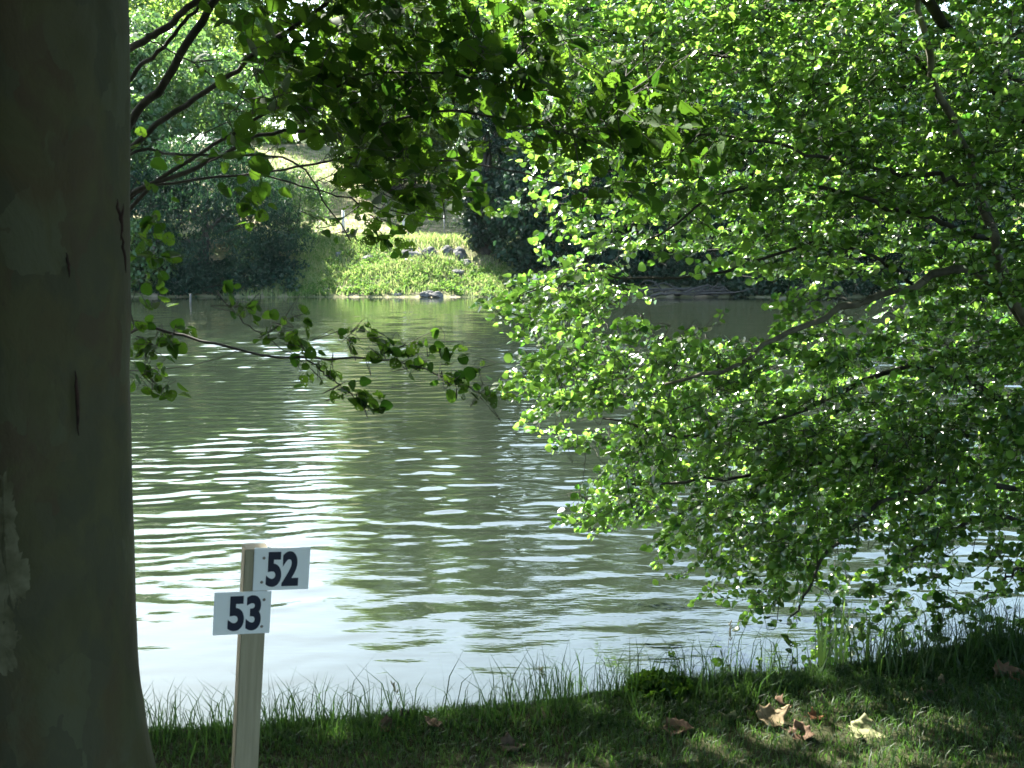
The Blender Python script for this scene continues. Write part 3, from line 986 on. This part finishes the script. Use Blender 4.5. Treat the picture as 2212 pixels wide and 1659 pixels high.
tr = Bag()
trunk_path = smooth_path([AB - Vector((0, 0, .4)), pt(2420, 1200, 5.8), pt(2330, 900, 5.8), pt(2212, 672, 7.4 * DSC * .9)], 20)
tr.tube(trunk_path, .10, .034, 12)
tr.build('trunk', M['lichen_bark'], al, True)
limbs = []
LIMBS = [
    ([(2330, 900, 7.5), (2212, 672, 7.4), (2155, 557, 7.3), (2130, 456, 7.2), (2099, 375, 7.2), (2069, 294, 7.1), (2018, 167, 7.0), (1985, 20, 7.0), (1960, -120, 7.0)], .036, .014, 'lichen_bark'),
    ([(2420, 900, 8.3), (2300, 420, 8.2), (2205, 253, 8.1), (2160, 203, 8.1), (2099, 127, 8.0), (2023, 30, 7.9), (1960, -60, 7.9)], .05, .03, 'bark'),
    ([(2330, 900, 7.5), (2212, 690, 7.5), (2099, 583, 7.3), (1978, 618, 7.2), (1851, 654, 7.1), (1750, 704, 7.0), (1648, 755, 6.9), (1560, 800, 6.8), (1440, 830, 6.8)], .032, .008, 'lichen_bark'),
    ([(2145, 517, 7.3), (2060, 490, 7.1), (1978, 466, 7.0), (1841, 420, 6.9), (1700, 400, 6.9), (1560, 420, 6.8), (1400, 520, 6.7)], .018, .006, 'bark'),
    ([(2109, 405, 7.2), (2003, 375, 7.0), (1897, 365, 6.9), (1740, 330, 6.8), (1560, 290, 6.8), (1380, 300, 6.8)], .015, .005, 'bark'),
    ([(2212, 177, 7.8), (2099, 152, 7.6), (1922, 193, 7.4), (1740, 170, 7.3), (1500, 110, 7.2), (1250, 60, 7.2), (1100, 40, 7.2)], .016, .005, 'bark'),
    ([(2330, 900, 7.5), (2180, 870, 7.2), (2050, 800, 7.1), (1900, 810, 7.0), (1700, 900, 6.9), (1500, 940, 6.8), (1300, 900, 6.8)], .026, .006, 'bark'),
    ([(2350, 980, 7.5), (2200, 960, 7.1), (2040, 930, 7.0), (1880, 980, 6.9), (1700, 1010, 6.8), (1480, 1040, 6.7), (1330, 1050, 6.7)], .024, .006, 'bark'),
    ([(2380, 1050, 7.5), (2230, 1060, 7.0), (2050, 1040, 6.8), (1900, 1090, 6.6), (1790, 1190, 6.5), (1745, 1280, 6.4), (1700, 1345, 6.4)], .022, .005, 'bark'),
    ([(2400, 1100, 7.5), (2260, 1120, 6.9), (2120, 1120, 6.7), (2000, 1170, 6.6), (1920, 1220, 6.5)], .02, .004, 'bark'),
    ([(2400, 1150, 7.5), (2290, 1200, 6.9), (2190, 1230, 6.7), (2130, 1300, 6.6)], .02, .004, 'bark'),
    ([(1978, 618, 7.2), (1900, 560, 7.0), (1780, 520, 7.0), (1640, 560, 6.9), (1500, 600, 6.9), (1360, 600, 6.9), (1240, 590, 6.9), (1090, 655, 6.8)], .013, .004, 'bark'),
    ([(2018, 167, 7.0), (1900, 60, 6.9), (1740, 0, 6.9), (1500, -40, 6.9), (1300, -40, 7.0)], .014, .005, 'bark'),
]
for li_, (pp, r0, r1, mt) in enumerate(LIMBS):
    b = Bag()
    if li_ < 5: pp = [(q[0], q[1], q[2] * (.90 if li_ < 3 else .93)) for q in pp]
    limbs.append(limb(b, pp, r0 * DSC, r1 * DSC, 30, .009, len(limbs), 8, DSC))
    b.build('limb', M[mt], al, True)
NB = 2150
sx, sy = sample_map(ALDER, 1000, -150, 50, NB)
dep = np.clip(RNG.normal(5.75, .62, NB), 4.85, 7.4)
dep = np.where((sy > 1150), np.clip(dep - .35, 4.85, 5.6), dep)
tip0 = pts(sx, sy, dep)
dir0 = np.stack([RNG.normal(-.9, .3, NB), RNG.normal(-.1, .5, NB), RNG.normal(-.08, .26, NB)], -1)
dir0[:, 2] -= np.where(sy > 1000, .3, 0)
hang = (sx > 1660) & (sx < 1800) & (sy > 1160)
dir0[hang] = np.array([-.35, 0, -.95]) + RNG.normal(0, .15, (hang.sum(), 3))
dir0 = norm(dir0)
tips, dirs = [tip0], [dir0]
for q in range(3):      # side shoots further back along each branchlet
    back = RNG.uniform(.06, .14, NB) + q * .10
    sd = norm(np.cross(dir0, np.array([0, 0, 1.0]))) * (1 if q % 2 else -1) + RNG.normal(0, .35, (NB, 3))
    d_ = norm(dir0 + sd * .55)
    tips.append(tip0 - dir0 * back[:, None] + d_ * RNG.uniform(.02, .09, NB)[:, None] + np.array([0, 0, .012]) * (q + 1)); dirs.append(d_)
tips, dirs = np.concatenate(tips), np.concatenate(dirs)
NS = len(tips)
tw, lv = Bag(), Bag()
spray_set(tips, dirs, RNG.uniform(.10, .20, NS), RNG.integers(7, 13, NS), .039, tw, lv, round_leaf(5, .04), limbs, .2, (-.18, -.26, .42), .0014)
tw.build('twigs', M['bark'], al)
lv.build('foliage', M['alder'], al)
print('right alder', lv.n)

# left alder: stem hidden behind the plane trunk, thin boughs fanning out to the right
LEFT = [
    "4444677888888644200000000",
    "3333577788888855300000000",
    "2222567787788856600000000",
    "0000156657888872340000000",
    "0000146778888876752000000",
    "0000166678888888772000000",
    "0000055677788888887400000",
    "0000044777888888888766320",
    "0000013566777788888887752",
    "0000022546788632477888753",
    "1010033213688873002347763",
    "1100022002667752000003653",
    "1200010001567542000001442",
    "1100000000461200000000020",
    "2100000000040000000000000",
]
LB = Vector((pt(190, 900, 4.9).x, 4.9, -.1))
la = empty('alder_tree', LB, 'shaded alder behind the plane trunk with insect-eaten leaves', 'tree')
b = Bag()
b.tube(smooth_path([LB - Vector((0, 0, .4)), pt(180, 900, 4.9), pt(170, 500, 4.9), pt(150, 100, 4.9), pt(140, -300, 4.9)], 16, .01, 3), .07, .04, 10)
b.build('trunk', M['bark'], la, True)
LL = [
    ([(175, 480, 4.9), (285, 262, 4.7), (350, 185, 4.6), (435, 45, 4.55), (500, -60, 4.5), (560, -180, 4.5)], .022, .016),
    ([(170, 330, 4.9), (285, 165, 4.8), (345, 110, 4.7), (400, 45, 4.7), (470, -30, 4.7)], .012, .008),
    ([(160, 200, 4.9), (285, 105, 4.5), (350, 65, 4.4), (430, -5, 4.3), (500, -80, 4.3)], .018, .013),
    ([(175, 420, 4.9), (292, 310, 4.7), (380, 240, 4.6), (470, 180, 4.5), (555, 115, 4.4), (640, 55, 4.3), (715, 0, 4.3), (800, -70, 4.2)], .015, .008),
    ([(180, 600, 4.9), (300, 425, 4.7), (400, 355, 4.6), (500, 290, 4.5), (590, 235, 4.5), (700, 200, 4.4), (800, 160, 4.4), (960, 160, 4.3), (1150, 200, 4.3)], .011, .004),
    ([(180, 500, 4.9), (295, 412, 4.7), (400, 375, 4.6), (480, 335, 4.5), (560, 295, 4.4), (640, 280, 4.4), (760, 285, 4.3), (930, 240, 4.3), (1100, 260, 4.2), (1300, 310, 4.2)], .013, .004),
    ([(180, 560, 4.9), (295, 415, 4.8), (420, 390, 4.7), (560, 375, 4.6), (640, 360, 4.5), (760, 345, 4.4), (880, 340, 4.4), (1060, 360, 4.3), (1280, 420, 4.3)], .008, .003),
    ([(180, 400, 4.9), (295, 325, 4.6), (345, 328, 4.6), (400, 335, 4.5), (520, 335, 4.5), (610, 340, 4.4), (660, 370, 4.4), (700, 430, 4.4), (760, 520, 4.4)], .008, .003),
    ([(560, 375, 4.6), (650, 400, 4.5), (760, 430, 4.4), (860, 460, 4.4), (960, 470, 4.3)], .005, .002),
    ([(320, 85, 4.6), (430, 145, 4.5), (520, 210, 4.5), (600, 260, 4.4)], .004, .002),
    ([(180, 780, 4.9), (292, 712, 4.6), (350, 714, 4.5), (430, 735, 4.45), (560, 764, 4.4), (680, 775, 4.35), (760, 772, 4.3), (850, 780, 4.3), (920, 800, 4.3), (1000, 830, 4.25), (1040, 850, 4.2)], .0085, .0022),
    ([(660, 774, 4.35), (710, 812, 4.3), (770, 862, 4.3), (800, 885, 4.3)], .004, .002),
    ([(470, 630, 4.6), (520, 690, 4.5), (590, 740, 4.45), (650, 780, 4.4), (700, 820, 4.35)], .003, .0018),
    ([(180, 830, 4.9), (292, 800, 4.7), (370, 796, 4.6), (450, 782, 4.55), (530, 750, 4.5)], .003, .0015),
]
llimbs = []
for pp, r0, r1 in LL:
    b = Bag()
    llimbs.append(limb(b, pp, r0 * .85, r1 * .85, 30, .0032, 50 + len(llimbs), 7))
    b.build('bough', M['bark'], la, True)
NL = 430
sx, sy = sample_map(LEFT, 280, -180, 50, NL)
dep = np.clip(RNG.normal(4.4, .28, NL), 3.9, 5.0)
tips = pts(sx, sy, dep)
dirs = norm(np.stack([RNG.normal(.6, .5, NL), RNG.normal(0, .5, NL), RNG.normal(-.35, .35, NL)], -1))
tw, lv = Bag(), Bag()
RL = round_leaf(9, .05)
spray_set(tips, dirs, RNG.uniform(.12, .3, NL), RNG.integers(4, 9, NL), .070, tw, lv, RL, llimbs, .15, (0, 0, .35), .0016)
# the low sprays over the water, by the foreground trunk
low = [(790, 720, 4.3), (770, 745, 4.3), (835, 745, 4.3), (860, 770, 4.3), (745, 725, 4.3), (815, 765, 4.3), (890, 770, 4.3), (930, 745, 4.3), (960, 745, 4.3), (905, 790, 4.3),
       (985, 775, 4.25), (960, 815, 4.25), (1015, 790, 4.25), (1045, 850, 4.2), (1075, 850, 4.2), (1010, 845, 4.2), (740, 830, 4.3), (765, 860, 4.3), (800, 870, 4.3), (815, 880, 4.3), (770, 825, 4.3),
       (660, 800, 4.35), (700, 800, 4.35), (680, 760, 4.35), (620, 735, 4.4), (580, 720, 4.4), (540, 690, 4.45), (600, 700, 4.4), (640, 745, 4.4), (510, 670, 4.5), (650, 690, 4.4), (560, 680, 4.45),
       (310, 700, 4.5), (330, 745, 4.5), (350, 770, 4.5), (310, 790, 4.5), (365, 740, 4.5), (380, 750, 4.5), (340, 810, 4.5), (365, 845, 4.5), (320, 840, 4.5), (350, 830, 4.5), (380, 720, 4.5), (310, 750, 4.5),
       (545, 455, 4.4), (560, 480, 4.4), (528, 440, 4.4), (490, 632, 4.5), (350, 500, 4.5), (320, 470, 4.5), (365, 560, 4.5), (325, 570, 4.5), (340, 620, 4.5), (315, 640, 4.5), (300, 520, 4.5)]
lt = np.concatenate([pts([q[0]], [q[1]], [q[2]]) for q in low])
lt = np.concatenate([lt, lt + RNG.normal(0, .022, lt.shape)])
ld = norm(np.stack([RNG.normal(.5, .5, len(lt)), RNG.normal(0, .4, len(lt)), RNG.normal(-.3, .5, len(lt))], -1))
spray_set(lt, ld, RNG.uniform(.03, .07, len(lt)), RNG.integers(2, 5, len(lt)), .052, tw, lv, RL, llimbs, .1, (0, 0, .2), .0013)
tw.build('twigs', M['bark'], la)
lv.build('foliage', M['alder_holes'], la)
print('left alder', lv.n)

# ------------------------------------------------------------------ near bank: grass, plants, dead leaves
n = 190000
gx = np.where(RNG.uniform(0, 1, n) < .6, RNG.uniform(-2.4, 4.2, n), RNG.uniform(.2, 3.6, n))
e = edge_y(gx)
gy = np.where(RNG.uniform(0, 1, n) < .55, e - RNG.uniform(0, 1, n) ** 1.2 * 1.7, e + RNG.normal(-.06, .17, n))
dens = fbm(gx, gy, 3.2, 61)
keep = (RNG.uniform(-1.9, .6, n) < dens) & (np.hypot(gx - TB.x, gy - TB.y) > .40)
gx, gy = gx[keep], gy[keep]; dens = dens[keep]
e = edge_y(gx)
d = gy - e
h = np.where(d < -.2, RNG.uniform(.018, .055, len(gx)), RNG.uniform(.02, .06, len(gx)) * (1 + .6 * fbm(gx, gy, 5, 62)))
h = h * np.interp(gx, [-1.2, .5, 1.5, 2.4, 4], [.85, 1.0, 1.25, 1.5, 1.6])
base = np.stack([gx, gy, near_z(gx, gy) - .005], -1)
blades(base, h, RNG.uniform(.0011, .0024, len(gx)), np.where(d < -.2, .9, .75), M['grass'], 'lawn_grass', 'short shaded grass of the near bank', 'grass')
n = 8500
gx = RNG.uniform(-1.6, 3.2, n); gy = edge_y(gx) + RNG.normal(.02, .13, n)
keep = RNG.uniform(-1, 1.0, n) < fbm(gx, gy, 6, 66)
gx, gy = gx[keep], gy[keep]
base = np.stack([gx, gy, near_z(gx, gy) - .01], -1)
blades(base, RNG.uniform(.08, 1, len(gx)) ** 1.3 * .29 * np.interp(gx, [-1.2, .5, 1.6, 3], [.85, .95, 1.25, 1.3]), RNG.uniform(.0012, .0028, len(gx)), np.full(len(gx), .65), M['grass'], 'edge_grass', 'tall thin grass blades fringing the water edge', 'grass')


def gpt(px, py, lift=.0):
    p = on_plane(px, py, .6)
    for _ in range(6):
        p = on_plane(px, py, float(near_z(np.array([p.x]), np.array([p.y]))[0]))
    p.z += lift
    return p


def at_edge(px, off=.0, dist=None):
    y = 4.0
    for _ in range(8):
        y = float(edge_y((px - 1106) / FPX * y)) + off
    x = (px - 1106) / FPX * y
    return Vector((x, y, float(near_z(np.array([x]), np.array([y]))[0])))


def iris(px, off, n_leaf, length, spread, label):
    return sword_plant('iris_plant', at_edge(px, off), n_leaf, length, .011, spread, M['iris'], label, 'plant')


iris(1838, .05, 5, .46, .34, 'tallest pale green sword-leaved plant at the water edge')
iris(1900, .06, 6, .30, .45, 'shorter bright green sword-leaved plant right of the tallest one')
iris(1800, .04, 4, .27, .4, 'low bright sword-leaved plant left of the tallest one')

WL = round_leaf(6, .02)


def weed(name, px, off, hgt, nl, leaf, label, mat='alder_holes', lean=0.0, nst=1):
    p = np.array(at_edge(px, off))
    st, lf = Bag(), Bag()
    B, D, Nn, S = [], [], [], []
    for k in range(nst):
        tip = p + np.array([lean + RNG.normal(0, .06) * (nst > 1), RNG.normal(0, .05), hgt * RNG.uniform(.7, 1.05)])
        path = smooth_path([p, (p + tip) / 2 + RNG.normal(0, .012, 3), tip], 8)
        st.tube(path, .003, .0012, 5)
        for j in range(nl):
            q = path[int(len(path) * (.3 + .69 * j / max(1, nl - 1))) if nl > 1 else -1]
            B.append(q); D.append(norm(np.array([RNG.normal(0, 1), RNG.normal(0, .6), RNG.normal(.1, .5)]))); Nn.append(rand_dirs(1, .3)[0]); S.append(leaf * RNG.uniform(.6, 1.2))
    v, s, i = leaves(np.array(B), np.array(D), np.array(Nn), np.array(S), WL)
    root = empty(name, tuple(p), label, 'plant')
    lf.bulk(v, s, i)
    lf.build('foliage', M[mat], root); st.build('stem', M['grass'], root)
    return root


weed('leafy_weed', 1730, .03, .17, 7, .045, 'dark leafy weed just left of the bright sword-leaved plants')
weed('leafy_weed', 1582, .03, .15, 6, .042, 'dark leafy weed silhouetted in the grass below the drooping twig')
weed('leafy_weed', 1478, .02, .11, 5, .042, 'small dark weed beside the round clump at the grass edge')
weed('bank_sapling', 2060, .12, .36, 12, .05, 'grey-green sapling of round leaves under the alder at right', 'alder_holes', .03, 3)
weed('bank_sapling', 2140, .15, .30, 12, .045, 'bushy sapling at the right edge behind the brown leaves', 'alder', .0, 5)
weed('leafy_weed', 2000, .18, .22, 9, .03, 'fine-leaved tangled weed between the sapling and sword-leaved plants', 'alder', .02, 5)
weed('leafy_weed', 1672, .12, .20, 8, .022, 'thin yellow-green creeping weed below the drooping alder twig', 'iris', -.05, 2)
# low rounded mat of creeping plants
p = np.array(at_edge(1440, -.05))
n = 900
q = norm(RNG.normal(0, 1, (n, 3))); q[:, 2] = np.abs(q[:, 2])
q = p + q * np.array([.12, .10, .05]) * RNG.uniform(.75, 1.05, (n, 1))
v, s, i = leaves(q, rand_dirs(n, .2), norm(q - p + rand_dirs(n) * .5), RNG.uniform(.018, .032, n), WL)
tag(raw_mesh('low_plant', v, s, i, M['alder_holes']), 'low rounded clump of dark creeping leaves at the grass edge', 'plant')


def seed_stem(px, top_y, off, label):
    p = at_edge(px, off)
    d = p.y
    tip = pt(px - 22, top_y, d)
    b = Bag()
    path = smooth_path([p, (p + tip) / 2 + Vector((-.012, 0, .01)), tip], 10)
    b.tube(path, .0014, .0007, 4)
    for j in range(16):
        q = path[-1] * (1 - j * .018) + path[0] * (j * .018)
        dd = norm(np.array([RNG.normal(0, .5), RNG.normal(0, .5), 1.0])) * .016
        b.tube([q, q + dd * .5, q + dd], np.array([.0008, .0022, .0004]), 0, 4)
    return tag(b.build('dry_grass_stem', M['straw']), label, 'grass stem', 'dry seed stems at the water edge')


seed_stem(1190, 1445, .05, 'pale dry seed stem near the middle of the grass edge')
seed_stem(1600, 1345, .08, 'pale dry seed stem leaning under the drooping alder twig')
seed_stem(870, 1478, .05, 'thin dry stem left of the middle of the grass edge')

# plane leaves on the lawn
def plane_leaf_outline():
    lob = [(0, .0), (.08, .12), (.06, .28), (.22, .30), (.34, .46), (.46, .35), (.62, .34), (.70, .20), (.84, .14), (1.0, 0)]
    return [(a, w) for a, w in lob]


def dead_leaf(px, py, size, tone, rot, tilt, curl, label):
    p = gpt(px, py, .010)
    bm = bmesh.new()
    lob = plane_leaf_outline()
    left = [(a, w) for a, w in lob]
    right = [(a, -w * RNG.uniform(.85, 1.1)) for a, w in lob[1:-1]][::-1]
    ring_ = [bm.verts.new((a, w * RNG.uniform(.9, 1.1), 0)) for a, w in left] + [bm.verts.new((a, w, 0)) for a, w in right]
    mids = [bm.verts.new((a, 0, 0)) for a in (.2, .4, .6, .8)]
    bm.faces.new(ring_)
    for m_ in mids: bm.verts.remove(m_)
    bmesh.ops.triangulate(bm, faces=bm.faces[:])
    bmesh.ops.subdivide_edges(bm, edges=bm.edges[:], cuts=2, use_grid_fill=True)
    ph = RNG.uniform(0, 6)
    for v_ in bm.verts:
        x, y = v_.co.x, v_.co.y
        v_.co.z = curl * (y * y * 2.2 + (x - .5) ** 2 * 1.1) + .11 * math.sin(x * 8 + ph) * (.25 + abs(y)) + .06 * math.sin(y * 14 + ph * 2) + .9 * curl * max(0, x - .6) ** 1.5 + .08 * mnoise.noise(Vector((x * 6, y * 6, ph)))
        v_.co.x *= 1 - .25 * abs(curl) * abs(y)
    # stalk
    r_ = [bm.verts.new(q) for q in ((0, .012, .01), (0, -.012, .01), (-.3, -.008, .05), (-.3, .008, .05))]
    bm.faces.new(r_)
    bmesh.ops.solidify(bm, geom=bm.faces[:], thickness=.008)
    bmesh.ops.scale(bm, vec=(size * .82,) * 3, verts=bm.verts[:])
    me = bpy.data.meshes.new('fallen_leaf'); bm.to_mesh(me); bm.free()
    for f_ in me.polygons: f_.use_smooth = True
    me.materials.append(DEAD[tone])
    o = bpy.data.objects.new('fallen_leaf', me)
    o.location = p; o.rotation_euler = (tilt[0], tilt[1], rot)
    link(o)
    return tag(o, label, 'leaf', 'fallen plane leaves on the lawn')


for q in [
    (1640, 1572, .15, 'tan', .4, (.35, -.2), .5, 'large tan plane leaf folded over in the middle of the leaf heap'),
    (1600, 1562, .13, 'olive', 2.5, (.5, .2), .4, 'olive plane leaf poking out at the left of the leaf heap'),
    (1705, 1586, .12, 'brown', -.6, (.4, .1), .6, 'brown plane leaf at the right side of the tan folded one'),
    (1775, 1528, .09, 'tan', 1.2, (.9, .3), .5, 'small upright golden plane leaf catching the light'),
    (1745, 1556, .07, 'rust', .2, (.3, .2), .7, 'small rust red leaf under the upright golden one'),
    (1700, 1540, .10, 'brown', 2.0, (.8, -.1), .6, 'curled brown leaf standing behind the leaf heap'),
    (1830, 1582, .17, 'olive', -.3, (.25, .15), .3, 'broad olive leaf lying flat right of the leaf heap'),
    (2025, 1486, .10, 'tan', .5, (.6, .2), .5, 'pale tan leaf above the dark curled one near the right edge'),
    (2015, 1510, .09, 'umber', 1.9, (.3, .4), .9, 'dark curled leaf in the grass near the right edge'),
    (2140, 1470, .17, 'brown', .2, (.9, 0), .4, 'biggest brown leaf standing upright at the right edge'),
    (2195, 1484, .12, 'rust', 1.2, (.6, .2), .6, 'reddish brown leaf cut by the right edge of the photo'),
    (1930, 1512, .11, 'olive', .1, (.15, .1), .3, 'greenish leaf lying flat left of the dark curled one'),
    (862, 1562, .12, 'umber', 1.4, (1.1, .2), .8, 'upright dark curled leaf at the grass edge right of the post'),
    (815, 1580, .11, 'brown', .3, (.3, .2), .6, 'brown leaf lying below the upright dark curled leaf'),
    (945, 1582, .09, 'brown', 2.4, (.3, -.2), .6, 'small brown leaf alone on the lawn below the grass fringe'),
    (1078, 1622, .11, 'umber', .2, (.25, .1), .5, 'dark leaf lying flat near the bottom centre of the lawn'),
    (1432, 1580, .13, 'brown', -.3, (.3, .0), .5, 'brown leaf on the lawn left of the leaf heap'),
]:
    dead_leaf(*q)

# ------------------------------------------------------------------ the number post
D0 = 3.07
YAW, LEAN, SIDE = R(20), R(4.3), .066
cpos = pt(552, 1180, D0)                         # centre of the post's top
root = empty('number_post', (0, 0, 0), 'pale wooden post carrying two white plates numbered 52 and 53', 'sign')
axis = Matrix.Rotation(LEAN, 4, 'Y')             # leans to the right
orient = axis @ Matrix.Rotation(YAW, 4, 'Z')
Lp = 1.02
foot = Vector(cpos) + (axis @ Vector((0, 0, -Lp)))
root.location = foot
root.rotation_euler = orient.to_euler()
bm = bmesh.new()
bmesh.ops.create_cube(bm, size=1)
bmesh.ops.scale(bm, vec=(SIDE, SIDE, Lp), verts=bm.verts[:])
bmesh.ops.translate(bm, vec=(0, 0, Lp / 2), verts=bm.verts[:])
bmesh.ops.bevel(bm, geom=[e for e in bm.edges], offset=.003, segments=2, affect='EDGES')
me = bpy.data.meshes.new('timber'); bm.to_mesh(me); bm.free(); me.materials.append(M['deal'])
link(bpy.data.objects.new('timber', me), root)


def digits(txt, w, hgt, loc, parent):
    cu = bpy.data.curves.new('numeral', 'FONT')
    cu.body = txt; cu.size = 1; cu.offset = .042; cu.extrude = .002; cu.space_character = 1.02
    cu.resolution_u = 6
    o = bpy.data.objects.new('numeral_curve', cu)
    link(o)
    dg = bpy.context.evaluated_depsgraph_get()
    me = bpy.data.meshes.new_from_object(o.evaluated_get(dg))
    bpy.data.objects.remove(o)
    co = np.empty(len(me.vertices) * 3, np.float32)
    me.vertices.foreach_get('co', co)
    co = co.reshape(-1, 3)
    mn, mx = co.min(0), co.max(0)
    co[:, 0] = (co[:, 0] - (mn[0] + mx[0]) / 2) / (mx[0] - mn[0]) * w
    co[:, 1] = (co[:, 1] - (mn[1] + mx[1]) / 2) / (mx[1] - mn[1]) * hgt
    zz = (co[:, 2] - mn[2]) / max(1e-6, mx[2] - mn[2]) * .0009
    v = np.stack([co[:, 0], -zz, co[:, 1]], -1)
    me.vertices.foreach_set('co', v.ravel().astype(np.float32))
    me.update()
    me.name = 'numeral'
    me.materials.clear(); me.materials.append(M['ink'])
    ob = bpy.data.objects.new('numeral', me)
    ob.location = loc
    link(ob, parent)
    ob['label'] = 'navy number ' + txt
    return ob


def plate(txt, cx, cz, dig_x, screws):
    PW, PH, TH = .153, .120, .005
    bm = bmesh.new()
    bmesh.ops.create_cube(bm, size=1)
    bmesh.ops.scale(bm, vec=(PW, TH, PH), verts=bm.verts[:])
    bmesh.ops.bevel(bm, geom=[e for e in bm.edges], offset=.0012, segments=2, affect='EDGES')
    me = bpy.data.meshes.new('number_plate'); bm.to_mesh(me); bm.free(); me.materials.append(M['plate'])
    o = bpy.data.objects.new('number_plate', me)
    o.location = (cx, -SIDE / 2 - TH / 2 - .0005, cz)
    link(o, root)
    o['label'] = 'white plate numbered ' + txt
    digits(txt, .089, .100, (dig_x, -TH / 2 - .0003, 0), o)
    for sx_, sz_ in screws:
        bm = bmesh.new()
        bmesh.ops.create_uvsphere(bm, u_segments=12, v_segments=6, radius=.0042)
        bmesh.ops.scale(bm, vec=(1, .45, 1), verts=bm.verts[:])
        me = bpy.data.meshes.new('screw'); bm.to_mesh(me); bm.free(); me.materials.append(M['screw'])
        s_ = bpy.data.objects.new('screw', me)
        s_.location = (sx_, -TH / 2 - .0005, sz_)
        link(s_, o)
    return o


plate('52', .069, Lp - .055, .002, [(-.050, .032), (-.053, -.036)])
plate('53', -.032, Lp - .177, .006, [(.057, .036), (.054, -.040)])
# ------------------------------------------------------------------ thin haze volume, added to imitate air and lens glare
bm = bmesh.new()
bmesh.ops.create_cube(bm, size=1)
bmesh.ops.scale(bm, vec=(260, 290, 70), verts=bm.verts[:])
bmesh.ops.translate(bm, vec=(0, 115, 30), verts=bm.verts[:])
me = bpy.data.meshes.new('haze'); bm.to_mesh(me); bm.free()
hm, nt, out = mat_new('haze')
vol = nt.nodes.new('ShaderNodeVolumePrincipled')
vol.inputs['Color'].default_value = (.85, .93, 1, 1)
vol.inputs['Density'].default_value = .00004
nt.links.new(vol.outputs[0], out.inputs['Volume'])
me.materials.append(hm)
hz = link(bpy.data.objects.new('haze', me))
tag(hz, 'thin bluish haze added over the river to imitate air and lens glare', 'haze', kind='stuff')
print('done')
